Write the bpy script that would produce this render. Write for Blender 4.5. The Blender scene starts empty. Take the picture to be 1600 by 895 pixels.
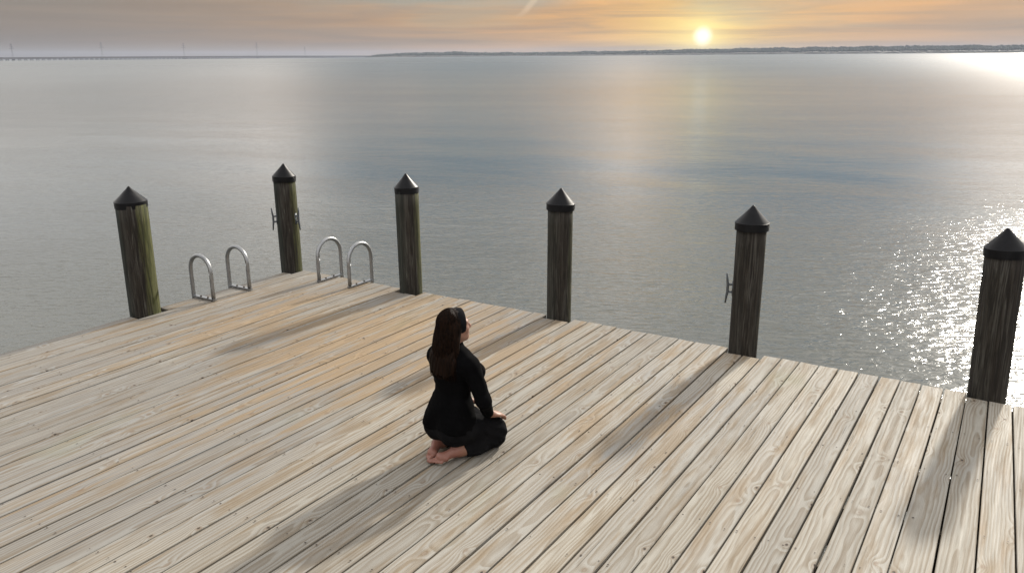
import bpy, bmesh, math, random
import numpy as np
from mathutils import Vector, Matrix, Quaternion, noise as mnoise

R = math.radians
scene = bpy.context.scene
C = scene.collection
random.seed(7)
rng = np.random.default_rng(11)

# ------------------------------------------------------------------ camera
CAM_H = 2.33
cam_d = bpy.data.cameras.new('camera')
cam = bpy.data.objects.new('camera', cam_d); C.objects.link(cam)
right = Vector((0.84493584, 0.53482064, -0.00709348))
down = Vector((0.13973788, -0.23352743, -0.96225686))
fwd = Vector((-0.51629135, 0.81205408, -0.27205039))
m = Matrix((( right.x, -down.x, -fwd.x, 0), (right.y, -down.y, -fwd.y, 0), (right.z, -down.z, -fwd.z, CAM_H), (0, 0, 0, 1)))
cam.matrix_world = m
cam_d.sensor_fit = 'HORIZONTAL'; cam_d.sensor_width = 36.0
cam_d.lens = 36.0 * 1273.55 / 1600.0
cam_d.clip_start = 0.05; cam_d.clip_end = 40000
scene.camera = cam

# ------------------------------------------------------------------ node helper
class G:
    def __init__(s, tree): s.t = tree
    def n(s, typ, ins=None, **props):
        nd = s.t.nodes.new(typ)
        for k, v in props.items(): setattr(nd, k, v)
        for k, v in (ins or {}).items(): s.set(nd.inputs[k], v)
        return nd
    def set(s, sock, v):
        if isinstance(v, bpy.types.NodeSocket): s.t.links.new(v, sock)
        else:
            if sock.type == 'RGBA' and not isinstance(v, (int, float)) and len(v) == 3: v = (*v, 1)
            sock.default_value = v
    def m(s, op, a, b=None, c=None, clamp=False):
        nd = s.n('ShaderNodeMath', operation=op, use_clamp=clamp)
        for i, v in enumerate((a, b, c)):
            if v is not None: s.set(nd.inputs[i], v)
        return nd.outputs[0]
    def v(s, op, a, b=None):
        nd = s.n('ShaderNodeVectorMath', operation=op); s.set(nd.inputs[0], a)
        if b is not None:
            if op == 'SCALE': s.set(nd.inputs['Scale'], b)
            else: s.set(nd.inputs[1], b)
        return nd.outputs['Value'] if op in ('LENGTH', 'DOT_PRODUCT', 'DISTANCE') else nd.outputs['Vector']
    def sep(s, a):
        nd = s.n('ShaderNodeSeparateXYZ', {0: a}); return nd.outputs[0], nd.outputs[1], nd.outputs[2]
    def comb(s, x, y, z):
        return s.n('ShaderNodeCombineXYZ', {0: x, 1: y, 2: z}).outputs[0]
    def noise(s, vec, scale, detail=3, rough=.5, dist=0, col=False):
        nd = s.n('ShaderNodeTexNoise', {'Vector': vec, 'Scale': scale, 'Detail': detail, 'Roughness': rough, 'Distortion': dist})
        return nd.outputs['Color'] if col else nd.outputs[0]
    def ss(s, x, a, b, lo=0., hi=1.):
        nd = s.n('ShaderNodeMapRange', {'Value': x, 'From Min': a, 'From Max': b, 'To Min': lo, 'To Max': hi}, interpolation_type='SMOOTHSTEP')
        return nd.outputs[0]
    def mix(s, f, a, b, mode='MIX'):
        nd = s.n('ShaderNodeMix', data_type='RGBA', blend_type=mode)
        s.set(nd.inputs[0], f); s.set(nd.inputs[6], a); s.set(nd.inputs[7], b)
        return nd.outputs[2]
    def ramp(s, f, stops):
        nd = s.n('ShaderNodeValToRGB', {0: f}); e = nd.color_ramp.elements
        while len(e) < len(stops): e.new(.5)
        for el, (p, c) in zip(e, stops): el.position = p; el.color = (*c, 1)
        return nd.outputs[0]
    def bump(s, h, strength, dist, normal=None):
        ins = {'Height': h, 'Strength': strength, 'Distance': dist}
        if normal is not None: ins['Normal'] = normal
        return s.n('ShaderNodeBump', ins).outputs[0]

# ------------------------------------------------------------------ sky, sun, exposure
SUN_AZ, SUN_EL = R(4.0), R(27)
to_sun = Vector((math.sin(SUN_AZ) * math.cos(SUN_EL), math.cos(SUN_AZ) * math.cos(SUN_EL), math.sin(SUN_EL)))
LOW_SUN = Vector((-0.3372, 0.9412, 0.0199)).normalized()      # the low disc in the hazy sky over the far shore
world = bpy.data.worlds.new('World'); scene.world = world; world.use_nodes = True
wt = world.node_tree; wt.nodes.clear(); g = G(wt)
d = g.v('NORMALIZE', g.n('ShaderNodeTexCoord').outputs['Generated'])
dx, dy, dz = g.sep(d)
zc = g.m('MAXIMUM', dz, 0.0)
sky = g.n('ShaderNodeTexSky', sky_type='NISHITA', sun_disc=False)
sky.sun_elevation = SUN_EL; sky.sun_rotation = SUN_AZ; sky.air_density = 1.2; sky.dust_density = 0.05; sky.ozone_density = 6.0
# a veil of thin high cloud: greyish low down, brightened above the view to lighten the water
veil = g.ramp(zc, [(0, (.21, .188, .170)), (.062, (.255, .22, .186)), (.088, (1.05, 1.0, .94)), (.115, (1.48, 1.42, 1.35)), (.4, (1.28, 1.25, 1.215)), (1, (1.05, 1.05, 1.06))])
# warm sunset band around the low disc
az = g.m('ARCTAN2', dx, dy)
az0 = math.atan2(LOW_SUN.x, LOW_SUN.y)
da = g.m('SUBTRACT', az, az0)
el = g.m('SUBTRACT', dz, LOW_SUN.z)
sx = g.m('DIVIDE', da, 0.40); sz = g.m('DIVIDE', g.m('SUBTRACT', dz, .050), .052)
warm = g.m('EXPONENT', g.m('MULTIPLY', g.m('ADD', g.m('POWER', g.m('ABSOLUTE', sx), 2.0), g.m('POWER', g.m('ABSOLUTE', sz), 2.0)), -1.0))
streak_v = g.comb(g.m('MULTIPLY', az, 5.0), g.m('MULTIPLY', dz, 85.0), 3.7)
streak = g.noise(streak_v, 1.0, 5, .55, .6)
warm = g.m('MULTIPLY', warm, g.ss(streak, .25, .75, .55, 1.45))
warm = g.m('MINIMUM', warm, 1.0)
c = g.mix(warm, veil, (.66, .365, .15))
# yellow glow closer in
r1 = g.m('SQRT', g.m('ADD', g.m('POWER', g.m('ABSOLUTE', g.m('DIVIDE', da, .075)), 2.0), g.m('POWER', g.m('ABSOLUTE', g.m('DIVIDE', el, .042)), 2.0)))
glow = g.m('EXPONENT', g.m('MULTIPLY', g.m('POWER', r1, 1.3), -1.0))
glow = g.m('MINIMUM', g.m('MULTIPLY', glow, g.ss(streak, .3, .7, .55, 1.3)), 1.0)
c = g.mix(glow, c, (.95, .66, .20))
# silver brightening of the veil around the veiled high sun
cosS = g.v('DOT_PRODUCT', d, tuple(to_sun))
angS = g.m('ARCCOSINE', g.m('MINIMUM', cosS, .9999))
halo = g.m('EXPONENT', g.m('MULTIPLY', angS, -1.0 / .30))
c = g.mix(1.0, c, g.mix(halo, (0, 0, 0), (.38, .36, .33)), 'ADD')
# breaks in the veil show the blue behind; both near the horizon close up
inv = g.m('DIVIDE', 1.0, g.m('ADD', zc, .10))
cl_v = g.comb(g.m('MULTIPLY', dx, inv), g.m('MULTIPLY', dy, inv), 0.0)
cl = g.noise(g.v('ADD', cl_v, (4.3, 1.9, .4)), .9, 4, .5, .3)
gap = g.m('MULTIPLY', g.ss(cl, .54, .70), g.ss(dz, .15, .35))
# three breaks stand low over the bay; the water mirrors them
for (a0, e0, wa, we, k) in ((R(-36.5), .175, .19, .105, 1.0), (R(-13.5), .185, .17, .110, 1.0), (R(-60.0), .205, .22, .10, .6), (R(40), .22, .2, .1, .9), (R(110), .3, .3, .12, .8), (R(-130), .3, .35, .12, .8)):
    q = g.m('ADD', g.m('POWER', g.m('ABSOLUTE', g.m('DIVIDE', g.m('SUBTRACT', az, a0), wa)), 2.0), g.m('POWER', g.m('ABSOLUTE', g.m('DIVIDE', g.m('SUBTRACT', dz, e0), we)), 2.0))
    q = g.m('ADD', q, g.m('MULTIPLY', g.m('SUBTRACT', cl, .5), 2.5))
    gap = g.m('MAXIMUM', gap, g.m('MULTIPLY', g.ss(q, .2, 2.2, 1.0, 0.0), k))
blue = g.v('SCALE', sky.outputs[0], .05)
c = g.mix(gap, c, blue)
# horizontal streaks and soft texture in the visible part
c = g.mix(1.0, c, g.mix(g.ss(g.noise(g.comb(g.m('MULTIPLY', az, 3.0), g.m('MULTIPLY', dz, 60.0), 9.1), 1.0, 4, .5, .5), .3, .7), (.94, .94, .95), (1.06, 1.05, 1.04)), 'MULTIPLY')
# a thin wisp of cloud left of the disc
ws = g.m('SUBTRACT', g.m('ADD', az, R(31.2)), g.m('MULTIPLY', g.m('SUBTRACT', dz, .055), .9))
ws = g.m('ADD', ws, g.m('MULTIPLY', g.m('SUBTRACT', streak, .5), .012))
wm = g.m('MULTIPLY', g.ss(g.m('ABSOLUTE', ws), .001, .007, 1.0, 0.0), g.m('MULTIPLY', g.ss(dz, .040, .054), g.ss(dz, .13, .08)))
c = g.mix(g.m('MULTIPLY', wm, .32), c, (.85, .66, .46))
# the disc itself
cosL = g.v('DOT_PRODUCT', d, tuple(LOW_SUN))
angL = g.m('ARCCOSINE', g.m('MINIMUM', cosL, .999999))
aur = g.m('EXPONENT', g.m('MULTIPLY', g.m('POWER', g.m('DIVIDE', angL, R(1.15)), 1.2), -1.0))
c = g.mix(g.m('MULTIPLY', aur, g.ss(streak, .3, .7, .75, 1.1), clamp=True), c, (1.15, .98, .40))
disc = g.ss(angL, R(.18), R(.80), 1.0, 0.0)
c = g.mix(disc, c, (1.35, 1.28, .98))
bg = g.n('ShaderNodeBackground', {'Color': g.v('SCALE', c, 10.0), 'Strength': 0.1})
wo = g.n('ShaderNodeOutputWorld', {'Surface': bg.outputs[0]})

sd = bpy.data.lights.new('sun', 'SUN'); sd.energy = 4.8; sd.angle = R(2.6); sd.color = (1.0, .93, .82)
so = bpy.data.objects.new('sun', sd); C.objects.link(so)
so.rotation_euler = to_sun.to_track_quat('Z', 'Y').to_euler(); so.location = (4, 20, 15)

scene.view_settings.view_transform = 'Standard'; scene.view_settings.look = 'None'
scene.view_settings.exposure = 0.14; scene.view_settings.gamma = 1.0
scene.view_settings.use_curve_mapping = False
scene.cycles.use_denoising = True
scene.cycles.volume_bounces = 0
scene.cycles.sample_clamp_indirect = 6.0

# ------------------------------------------------------------------ helpers
def link(name, me, mat=None, parent=None, loc=(0, 0, 0), smooth=False):
    if isinstance(me, bmesh.types.BMesh):
        bm = me; me = bpy.data.meshes.new(name); bm.to_mesh(me); bm.free()
    if mat is not None and not me.materials: me.materials.append(mat)
    if smooth:
        for p in me.polygons: p.use_smooth = True
    o = bpy.data.objects.new(name, me); C.objects.link(o); o.location = loc
    if parent is not None: o.parent = parent
    return o
def empty(name, loc=(0, 0, 0), rz=0):
    o = bpy.data.objects.new(name, None); C.objects.link(o); o.location = loc; o.rotation_euler = (0, 0, rz)
    o.empty_display_size = .2
    return o
def tag(o, label=None, cat=None, group=None, kind=None):
    if label: o['label'] = label
    if cat: o['category'] = cat
    if group: o['group'] = group
    if kind: o['kind'] = kind
    return o
def material(name):
    mt = bpy.data.materials.new(name); mt.use_nodes = True
    mt.node_tree.nodes.clear(); g = G(mt.node_tree)
    b = g.n('ShaderNodeBsdfPrincipled'); g.n('ShaderNodeOutputMaterial', {'Surface': b.outputs[0]})
    return mt, g, b
def box(bm, x0, x1, y0, y1, z0, z1):
    v = [bm.verts.new(p) for p in ((x0, y0, z0), (x1, y0, z0), (x1, y1, z0), (x0, y1, z0), (x0, y0, z1), (x1, y0, z1), (x1, y1, z1), (x0, y1, z1))]
    for f in ((0, 3, 2, 1), (4, 5, 6, 7), (0, 1, 5, 4), (1, 2, 6, 5), (2, 3, 7, 6), (3, 0, 4, 7)): bm.faces.new([v[i] for i in f])
def tube(bm, pts, rad, n=10, cap=True):
    pts = [Vector(p) for p in pts]
    rads = rad if isinstance(rad, (list, tuple)) else [rad] * len(pts)
    prev = None; rings = []
    for i, p in enumerate(pts):
        t = (pts[min(i + 1, len(pts) - 1)] - pts[max(i - 1, 0)]).normalized()
        if prev is None:
            u = t.orthogonal().normalized()
        else:
            u = (prev - t * prev.dot(t)).normalized()
        prev = u; w = t.cross(u)
        rings.append([bm.verts.new(p + (u * math.cos(2 * math.pi * k / n) + w * math.sin(2 * math.pi * k / n)) * rads[i]) for k in range(n)])
    for a, b in zip(rings, rings[1:]):
        for k in range(n): bm.faces.new((a[k], a[(k + 1) % n], b[(k + 1) % n], b[k]))
    if cap:
        bm.faces.new(rings[0][::-1]); bm.faces.new(rings[-1])
def lathe(bm, prof, n=28, wob=None):
    rings = []
    for (r, z) in prof:
        if r < 1e-5: rings.append([bm.verts.new((0, 0, z))])
        else:
            ring = []
            for k in range(n):
                a = 2 * math.pi * k / n; rr = r * (wob(a, z) if wob else 1)
                ring.append(bm.verts.new((rr * math.cos(a), rr * math.sin(a), z)))
            rings.append(ring)
    for a, b in zip(rings, rings[1:]):
        for k in range(n):
            k2 = (k + 1) % n
            if len(b) == 1: bm.faces.new((a[k], a[k2], b[0]))
            elif len(a) == 1: bm.faces.new((a[0], b[k2], b[k]))
            else: bm.faces.new((a[k], a[k2], b[k2], b[k]))

# ------------------------------------------------------------------ materials
def wood_material():
    mt, g, b = material('weathered_pine')
    tc = g.n('ShaderNodeTexCoord').outputs['Object']
    rnd = g.n('ShaderNodeObjectInfo').outputs['Random']
    wp = g.n('ShaderNodeNewGeometry').outputs['Position']
    x, y, z = g.sep(tc)
    ro = g.m('MULTIPLY', rnd, 61.7)
    yo = g.m('ADD', y, ro)
    r2 = g.m('FRACT', g.m('MULTIPLY', rnd, 17.31)); r3 = g.m('FRACT', g.m('MULTIPLY', rnd, 41.73)); r4 = g.m('FRACT', g.m('MULTIPLY', rnd, 93.17))
    # knots: sparse points along the board
    kv = g.comb(g.m('MULTIPLY', g.m('ADD', x, .07), 7.0), g.m('MULTIPLY', yo, 2.1), g.m('MULTIPLY', rnd, 5.0))
    vo = g.n('ShaderNodeTexVoronoi', {'Vector': g.comb(g.m('MULTIPLY', g.m('ADD', x, .07), 7.0), g.m('MULTIPLY', yo, 2.1), 0.0), 'Scale': 1.0, 'Randomness': 1.0}, voronoi_dimensions='2D', feature='F1')
    px, py, pz = g.sep(vo.outputs['Position'])
    kdx = g.m('SUBTRACT', g.m('DIVIDE', px, 7.0), g.m('ADD', x, .07)); kdy = g.m('MULTIPLY', g.m('SUBTRACT', g.m('DIVIDE', py, 2.1), yo), .62)
    kd = g.m('SQRT', g.m('ADD', g.m('MULTIPLY', kdx, kdx), g.m('MULTIPLY', kdy, kdy)))
    kr = g.sep(vo.outputs['Color'])[0]
    has = g.m('GREATER_THAN', kr, .55)
    kfield = g.m('MULTIPLY', g.m('EXPONENT', g.m('MULTIPLY', g.m('POWER', g.m('DIVIDE', kd, .034), 1.5), -1.0)), has)
    # growth rings cut by the sawn face
    nv = g.comb(g.m('MULTIPLY', x, 2.2), g.m('MULTIPLY', yo, .9), ro)
    w1 = g.m('SUBTRACT', g.noise(nv, 1.0, 2.0, .5), .5)
    nv2 = g.comb(g.m('MULTIPLY', x, 9.0), g.m('MULTIPLY', yo, 2.6), g.m('ADD', ro, 9.0))
    w2 = g.m('SUBTRACT', g.noise(nv2, 1.0, 2.0, .5), .5)
    pith_x = g.m('ADD', g.m('MULTIPLY', g.m('SUBTRACT', r2, .5), .16), g.m('MULTIPLY', w1, .07))
    pith_z = g.m('ADD', g.m('MULTIPLY', r3, .07), g.m('ADD', .018, g.m('MULTIPLY', w2, .03)))
    rx = g.m('SUBTRACT', x, pith_x); rz = g.m('ADD', z, pith_z)
    rad = g.m('SQRT', g.m('ADD', g.m('MULTIPLY', rx, rx), g.m('MULTIPLY', rz, rz)))
    rad = g.m('ADD', rad, g.m('MULTIPLY', kfield, .03))
    rad = g.m('ADD', rad, g.m('MULTIPLY', w2, .006))
    saw = g.m('FRACT', g.m('DIVIDE', rad, .0155))
    late = g.m('MULTIPLY', g.ss(saw, .10, .80), g.ss(saw, .86, 1.0, 1.0, 0.0))
    # fine fibre
    fib = g.noise(g.comb(g.m('MULTIPLY', x, 260.0), g.m('MULTIPLY', yo, 6.0), ro), 1.0, 4, .6)
    fib2 = g.noise(g.comb(g.m('MULTIPLY', x, 60.0), g.m('MULTIPLY', yo, 1.6), ro), 1.0, 4, .6)
    # weathering
    wx, wy, wz = g.sep(wp)
    big = g.noise(g.comb(g.m('MULTIPLY', wx, .8), g.m('MULTIPLY', wy, .45), 2.3), 1.0, 3, .5)
    pat = g.noise(g.comb(g.m('MULTIPLY', x, 14.0), g.m('MULTIPLY', yo, 1.5), ro), 1.0, 4, .6, .4)
    # a golden area towards the far left corner
    gx = g.m('DIVIDE', g.m('SUBTRACT', wx, -4.6), 2.3); gy = g.m('DIVIDE', g.m('SUBTRACT', wy, 4.9), 1.5)
    gold = g.m('EXPONENT', g.m('MULTIPLY', g.m('ADD', g.m('MULTIPLY', gx, gx), g.m('MULTIPLY', gy, gy)), -1.0))
    pale = g.mix(r3, (.455, .425, .36), (.42, .40, .355))
    grey = g.mix(r4, (.31, .31, .305), (.265, .265, .262))
    tan = g.mix(g.m('ADD', gold, g.m('MULTIPLY', g.m('SUBTRACT', r2, .5), .6), clamp=True), (.275, .21, .135), (.41, .27, .13))
    tanm = g.ss(g.m('ADD', pat, g.m('ADD', g.m('MULTIPLY', gold, .19), g.m('MULTIPLY', g.m('SUBTRACT', r4, .5), .09))), .50, .72, 0.0, .80)
    # greyer boards along the left
    greym = g.m('ADD', g.ss(g.m('ADD', big, g.m('MULTIPLY', g.m('SUBTRACT', g.ss(wx, -2.6, -4.6), g.m('MULTIPLY', gold, .55)), .30)), .48, .70, 0.0, .75), g.m('MULTIPLY', g.ss(r2, .85, .97), .22))
    col = g.mix(g.m('MINIMUM', g.m('MULTIPLY', greym, g.ss(fib2, .3, .65, .5, 1.0)), 1.0), pale, grey)
    col = g.mix(tanm, col, tan)
    col = g.mix(g.m('MULTIPLY', late, g.ss(fib2, .25, .7, .45, .95)), col, g.mix(.68, col, (.205, .145, .08)))
    col = g.mix(g.ss(fib, .28, .70, .26, 0.0), col, (.13, .11, .09))
    stain = g.ss(g.noise(g.comb(g.m('MULTIPLY', x, 7.0), g.m('MULTIPLY', yo, .9), g.m('ADD', ro, 31.0)), 1.0, 4, .6), .58, .80, 0.0, .5)
    col = g.mix(stain, col, (.13, .125, .12))
    green = g.m('MULTIPLY', g.ss(g.noise(g.comb(g.m('MULTIPLY', wx, 2.0), wy, 7.7), 1.0, 3, .5), .62, .78, 0.0, .22), 1.0)
    col = g.mix(green, col, (.22, .24, .10))
    knot = g.m('MULTIPLY', g.ss(kd, .006, .018, 1.0, 0.0), has)
    kcore = g.m('MULTIPLY', g.ss(kd, .003, .009, 1.0, 0.0), g.m('GREATER_THAN', kr, .80))
    col = g.mix(g.m('MULTIPLY', knot, .5), col, (.20, .125, .07))
    col = g.mix(g.m('MULTIPLY', kcore, .9), col, (.025, .018, .013))
    # checks: short dark splits along the grain
    ck = g.noise(g.comb(g.m('MULTIPLY', x, 75.0), g.m('MULTIPLY', yo, 1.3), g.m('ADD', ro, 57.0)), 1.0, 3, .5)
    ckm = g.ss(ck, .70, .76, 0.0, .65)
    col = g.mix(ckm, col, (.07, .058, .045))
    smear = g.m('MULTIPLY', g.ss(g.noise(g.comb(g.m('MULTIPLY', wx, 6.0), g.m('MULTIPLY', wy, 2.2), 5.5), 1.0, 4, .6, .8), .69, .74, 0.0, .6), g.ss(wx, -4.8, -5.8))
    col = g.mix(smear, col, (.62, .61, .58))
    val = g.m('ADD', .60, g.m('MULTIPLY', r4, .18))
    col = g.v('SCALE', col, val)
    g.set(b.inputs['Base Color'], col)
    g.set(b.inputs['Roughness'], g.ss(fib2, .2, .8, .62, .85)); b.inputs['Specular IOR Level'].default_value = .3
    h = g.m('ADD', g.m('MULTIPLY', late, .35), g.m('SUBTRACT', g.m('MULTIPLY', fib, .8), g.m('ADD', g.m('MULTIPLY', ckm, 1.5), g.m('MULTIPLY', kcore, 2.0))))
    g.set(b.inputs['Normal'], g.bump(h, .7, .0016))
    return mt
WOOD = wood_material()

def simple(name, col, rough=.6, metal=0., var=.15, scale=8., spec=.5, bump=0., bdist=.002):
    mt, g, b = material(name)
    tc = g.n('ShaderNodeTexCoord').outputs['Object']
    nz = g.noise(tc, scale, 4, .6)
    f = g.ss(nz, .25, .75, 1 - var, 1 + var)
    g.set(b.inputs['Base Color'], g.v('SCALE', g.n('ShaderNodeRGB').outputs[0], f))
    for n in g.t.nodes:
        if n.type == 'RGB': n.outputs[0].default_value = (*col, 1)
    g.set(b.inputs['Roughness'], g.ss(nz, .2, .8, max(.03, rough - .08), min(1, rough + .1)))
    b.inputs['Metallic'].default_value = metal; b.inputs['Specular IOR Level'].default_value = spec
    if bump: g.set(b.inputs['Normal'], g.bump(g.noise(tc, scale * 6, 3, .6), bump, bdist))
    return mt
JOIST = simple('treated_joist_timber', (.16, .13, .09), .8)
NAIL = simple('rusty_nail_steel', (.06, .045, .035), .7, .4)
CAPM = simple('black_plastic', (.007, .007, .008), .42, 0, .2, 14, .16, .1)
ALU = simple('brushed_aluminium', (.30, .305, .31), .36, .9, .08, 30, .5, .05)
GALV = simple('galvanised_steel', (.10, .11, .12), .5, .7, .2, 20)

def cap_material():
    mt, g, b = material('weathered_black_plastic')
    tc = g.n('ShaderNodeTexCoord').outputs['Object']; rnd = g.n('ShaderNodeObjectInfo').outputs['Random']
    p = g.v('ADD', tc, g.comb(g.m('MULTIPLY', rnd, 30.), 0., g.m('MULTIPLY', rnd, 9.)))
    chalk = g.ss(g.noise(p, 9, 5, .65, .5), .48, .75, 0., .6)
    x, y, z = g.sep(p)
    run = g.ss(g.noise(g.comb(g.m('MULTIPLY', x, 40.), g.m('MULTIPLY', y, 40.), g.m('MULTIPLY', z, 5.)), 1.0, 3, .6), .66, .78, 0., .4)
    col = g.mix(chalk, (.004, .004, .005), (.015, .0155, .018)); col = g.mix(run, col, (.035, .035, .033))
    g.set(b.inputs['Base Color'], col); g.set(b.inputs['Roughness'], g.ss(chalk, 0., .6, .38, .7)); b.inputs['Specular IOR Level'].default_value = .16
    g.set(b.inputs['Normal'], g.bump(g.noise(p, 60, 3, .6), .15, .002))
    return mt
CAPM = cap_material()
def piling_material():
    mt, g, b = material('piling_wood')
    tc = g.n('ShaderNodeTexCoord').outputs['Object']
    oi = g.n('ShaderNodeObjectInfo')
    rnd = g.m('MULTIPLY', oi.outputs['Random'], 37.0)
    alg = g.sep(oi.outputs['Color'])[0]
    x, y, z = g.sep(tc)
    ang = g.m('ARCTAN2', y, x)
    cx = g.m('COSINE', ang); sy = g.m('SINE', ang)
    v = g.v('ADD', g.comb(g.m('MULTIPLY', cx, 3.0), g.m('MULTIPLY', sy, 3.0), g.m('MULTIPLY', z, 1.3)), g.comb(rnd, 0., rnd))
    warp = g.noise(v, .8, 3, .5, 0, True)
    fv = g.v('ADD', g.comb(g.m('MULTIPLY', cx, 7.0), g.m('MULTIPLY', sy, 7.0), g.m('MULTIPLY', z, 2.3)), g.v('SCALE', warp, 5.5))
    fib = g.noise(fv, 1.0, 5, .65)
    blot = g.noise(v, 1.1, 4, .6, .6)
    col = g.mix(g.ss(blot, .38, .66), (.042, .034, .026), (.080, .073, .062))
    col = g.mix(g.ss(fib, .40, .60, .85, 0.0), col, (.014, .011, .009))
    col = g.mix(g.ss(fib, .58, .72, 0.0, .75), col, g.mix(alg, (.11, .105, .095), (.17, .175, .15)))
    # algae on the side turned to the open water on the right
    side = g.m('ADD', g.m('MULTIPLY', cx, .90), g.m('MULTIPLY', sy, .40))
    an = g.m('ADD', side, g.m('MULTIPLY', g.m('SUBTRACT', g.noise(v, 2.2, 4, .65), .5), 1.1))
    am = g.m('MULTIPLY', g.ss(an, .55, 1.05, 0.0, .85), alg)
    col = g.mix(am, col, g.mix(g.ss(fib, .4, .6), (.060, .068, .018), (.145, .15, .05)))
    # blue-green tint of old preservative on the other side
    col = g.mix(g.m('MULTIPLY', g.ss(an, .1, -.8, 0.0, .4), alg), col, (.035, .058, .048))
    g.set(b.inputs['Base Color'], g.v('SCALE', col, .70)); b.inputs['Roughness'].default_value = .85
    b.inputs['Specular IOR Level'].default_value = .25
    g.set(b.inputs['Normal'], g.bump(fib, .9, .006))
    return mt
PILE = piling_material()

# ------------------------------------------------------------------ water
WATER_Z = -1.15
def water():
    mt, g, b = material('bay_water')
    p = g.n('ShaderNodeNewGeometry').outputs['Position']
    x, y, z = g.sep(p)
    # wind comes over the bay from the left; crests run roughly across the view
    ca, sa = math.cos(R(24)), math.sin(R(24))
    u = g.m('ADD', g.m('MULTIPLY', x, ca), g.m('MULTIPLY', y, sa)); w = g.m('SUBTRACT', g.m('MULTIPLY', y, ca), g.m('MULTIPLY', x, sa))
    fine = g.noise(g.comb(g.m('MULTIPLY', u, 5.0), g.m('MULTIPLY', w, 10.0), 0.), 1.0, 3, .55, .6)
    mid = g.noise(g.comb(g.m('MULTIPLY', u, 1.1), g.m('MULTIPLY', w, 2.4), 4.), 1.0, 3, .5, .4)
    swell = g.noise(g.comb(g.m('MULTIPLY', u, .22), g.m('MULTIPLY', w, .5), 8.), 1.0, 2, .5, .2)
    slick = g.noise(g.comb(g.m('MULTIPLY', u, .035), g.m('MULTIPLY', w, .09), 1.), 1.0, 4, .55, .8)
    ruffle = g.ss(slick, .36, .62, .65, 1.0)
    # chop thrown back by the dock and its pilings
    chop = g.ss(g.v('LENGTH', g.comb(g.m('ADD', x, 2.5), g.m('SUBTRACT', y, 5.0), 0.)), 7.0, 22.0, 2.6, 1.0)
    ruffle = g.m('MULTIPLY', ruffle, chop)
    h = g.m('ADD', g.m('MULTIPLY', fine, g.m('MULTIPLY', ruffle, .0085)), g.m('ADD', g.m('MULTIPLY', mid, g.m('MULTIPLY', ruffle, .013)), g.m('MULTIPLY', swell, .015)))
    g.set(b.inputs['Normal'], g.bump(h, 1.0, 1.0))
    depth = g.noise(g.comb(g.m('MULTIPLY', u, .02), g.m('MULTIPLY', w, .03), 3.), 1.0, 3, .5)
    g.set(b.inputs['Base Color'], g.mix(g.ss(depth, .35, .65), (.064, .067, .057), (.082, .085, .073)))
    off = g.v('LENGTH', g.comb(g.m('ADD', x, 3.0), g.m('SUBTRACT', y, 3.0), 0.))
    # sheltered by the dock, rougher chop further out on the open bay
    rough = g.m('ADD', g.ss(g.m('LOGARITHM', off, 10.0), 1.5, 2.9, .09, .265), g.m('MULTIPLY', ruffle, .02))
    g.set(b.inputs['Roughness'], rough); b.inputs['IOR'].default_value = 1.333
    n = 150; k = 9.0; S = 9000.0
    t = np.linspace(-1, 1, 2 * n + 1)
    s = S * np.sinh(k * t) / math.sinh(k)
    X, Y = np.meshgrid(s - 3.0, s + 12.0, indexing='xy')
    rr = np.hypot(X + 3, Y - 12); fade = np.clip(1 - rr / 90, 0, 1) ** 1.5
    Z = np.zeros_like(X)
    for lam, amp, ang, ph in ((5.1, .016, 95, .3), (3.3, .012, 70, 1.9), (7.9, .022, 118, 4.0), (2.2, .007, 100, 2.2), (4.1, .01, 40, 5.1)):
        kx, ky = math.cos(R(ang)) * 2 * math.pi / lam, math.sin(R(ang)) * 2 * math.pi / lam
        Z += amp * np.sin(kx * X + ky * Y + ph)
    Z = Z * fade * .6
    N = 2 * n + 1
    verts = np.stack([X.ravel(), Y.ravel(), Z.ravel()], 1)
    i = np.arange(N * N).reshape(N, N)
    faces = np.stack([i[:-1, :-1].ravel(), i[:-1, 1:].ravel(), i[1:, 1:].ravel(), i[1:, :-1].ravel()], 1)
    me = bpy.data.meshes.new('water'); me.from_pydata(verts.tolist(), [], faces.tolist())
    o = link('water', me, mt, None, (0, 0, WATER_Z), True)
    tag(o, 'wide grey bay water rippling out to the horizon', None, None, 'structure')
water()

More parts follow.
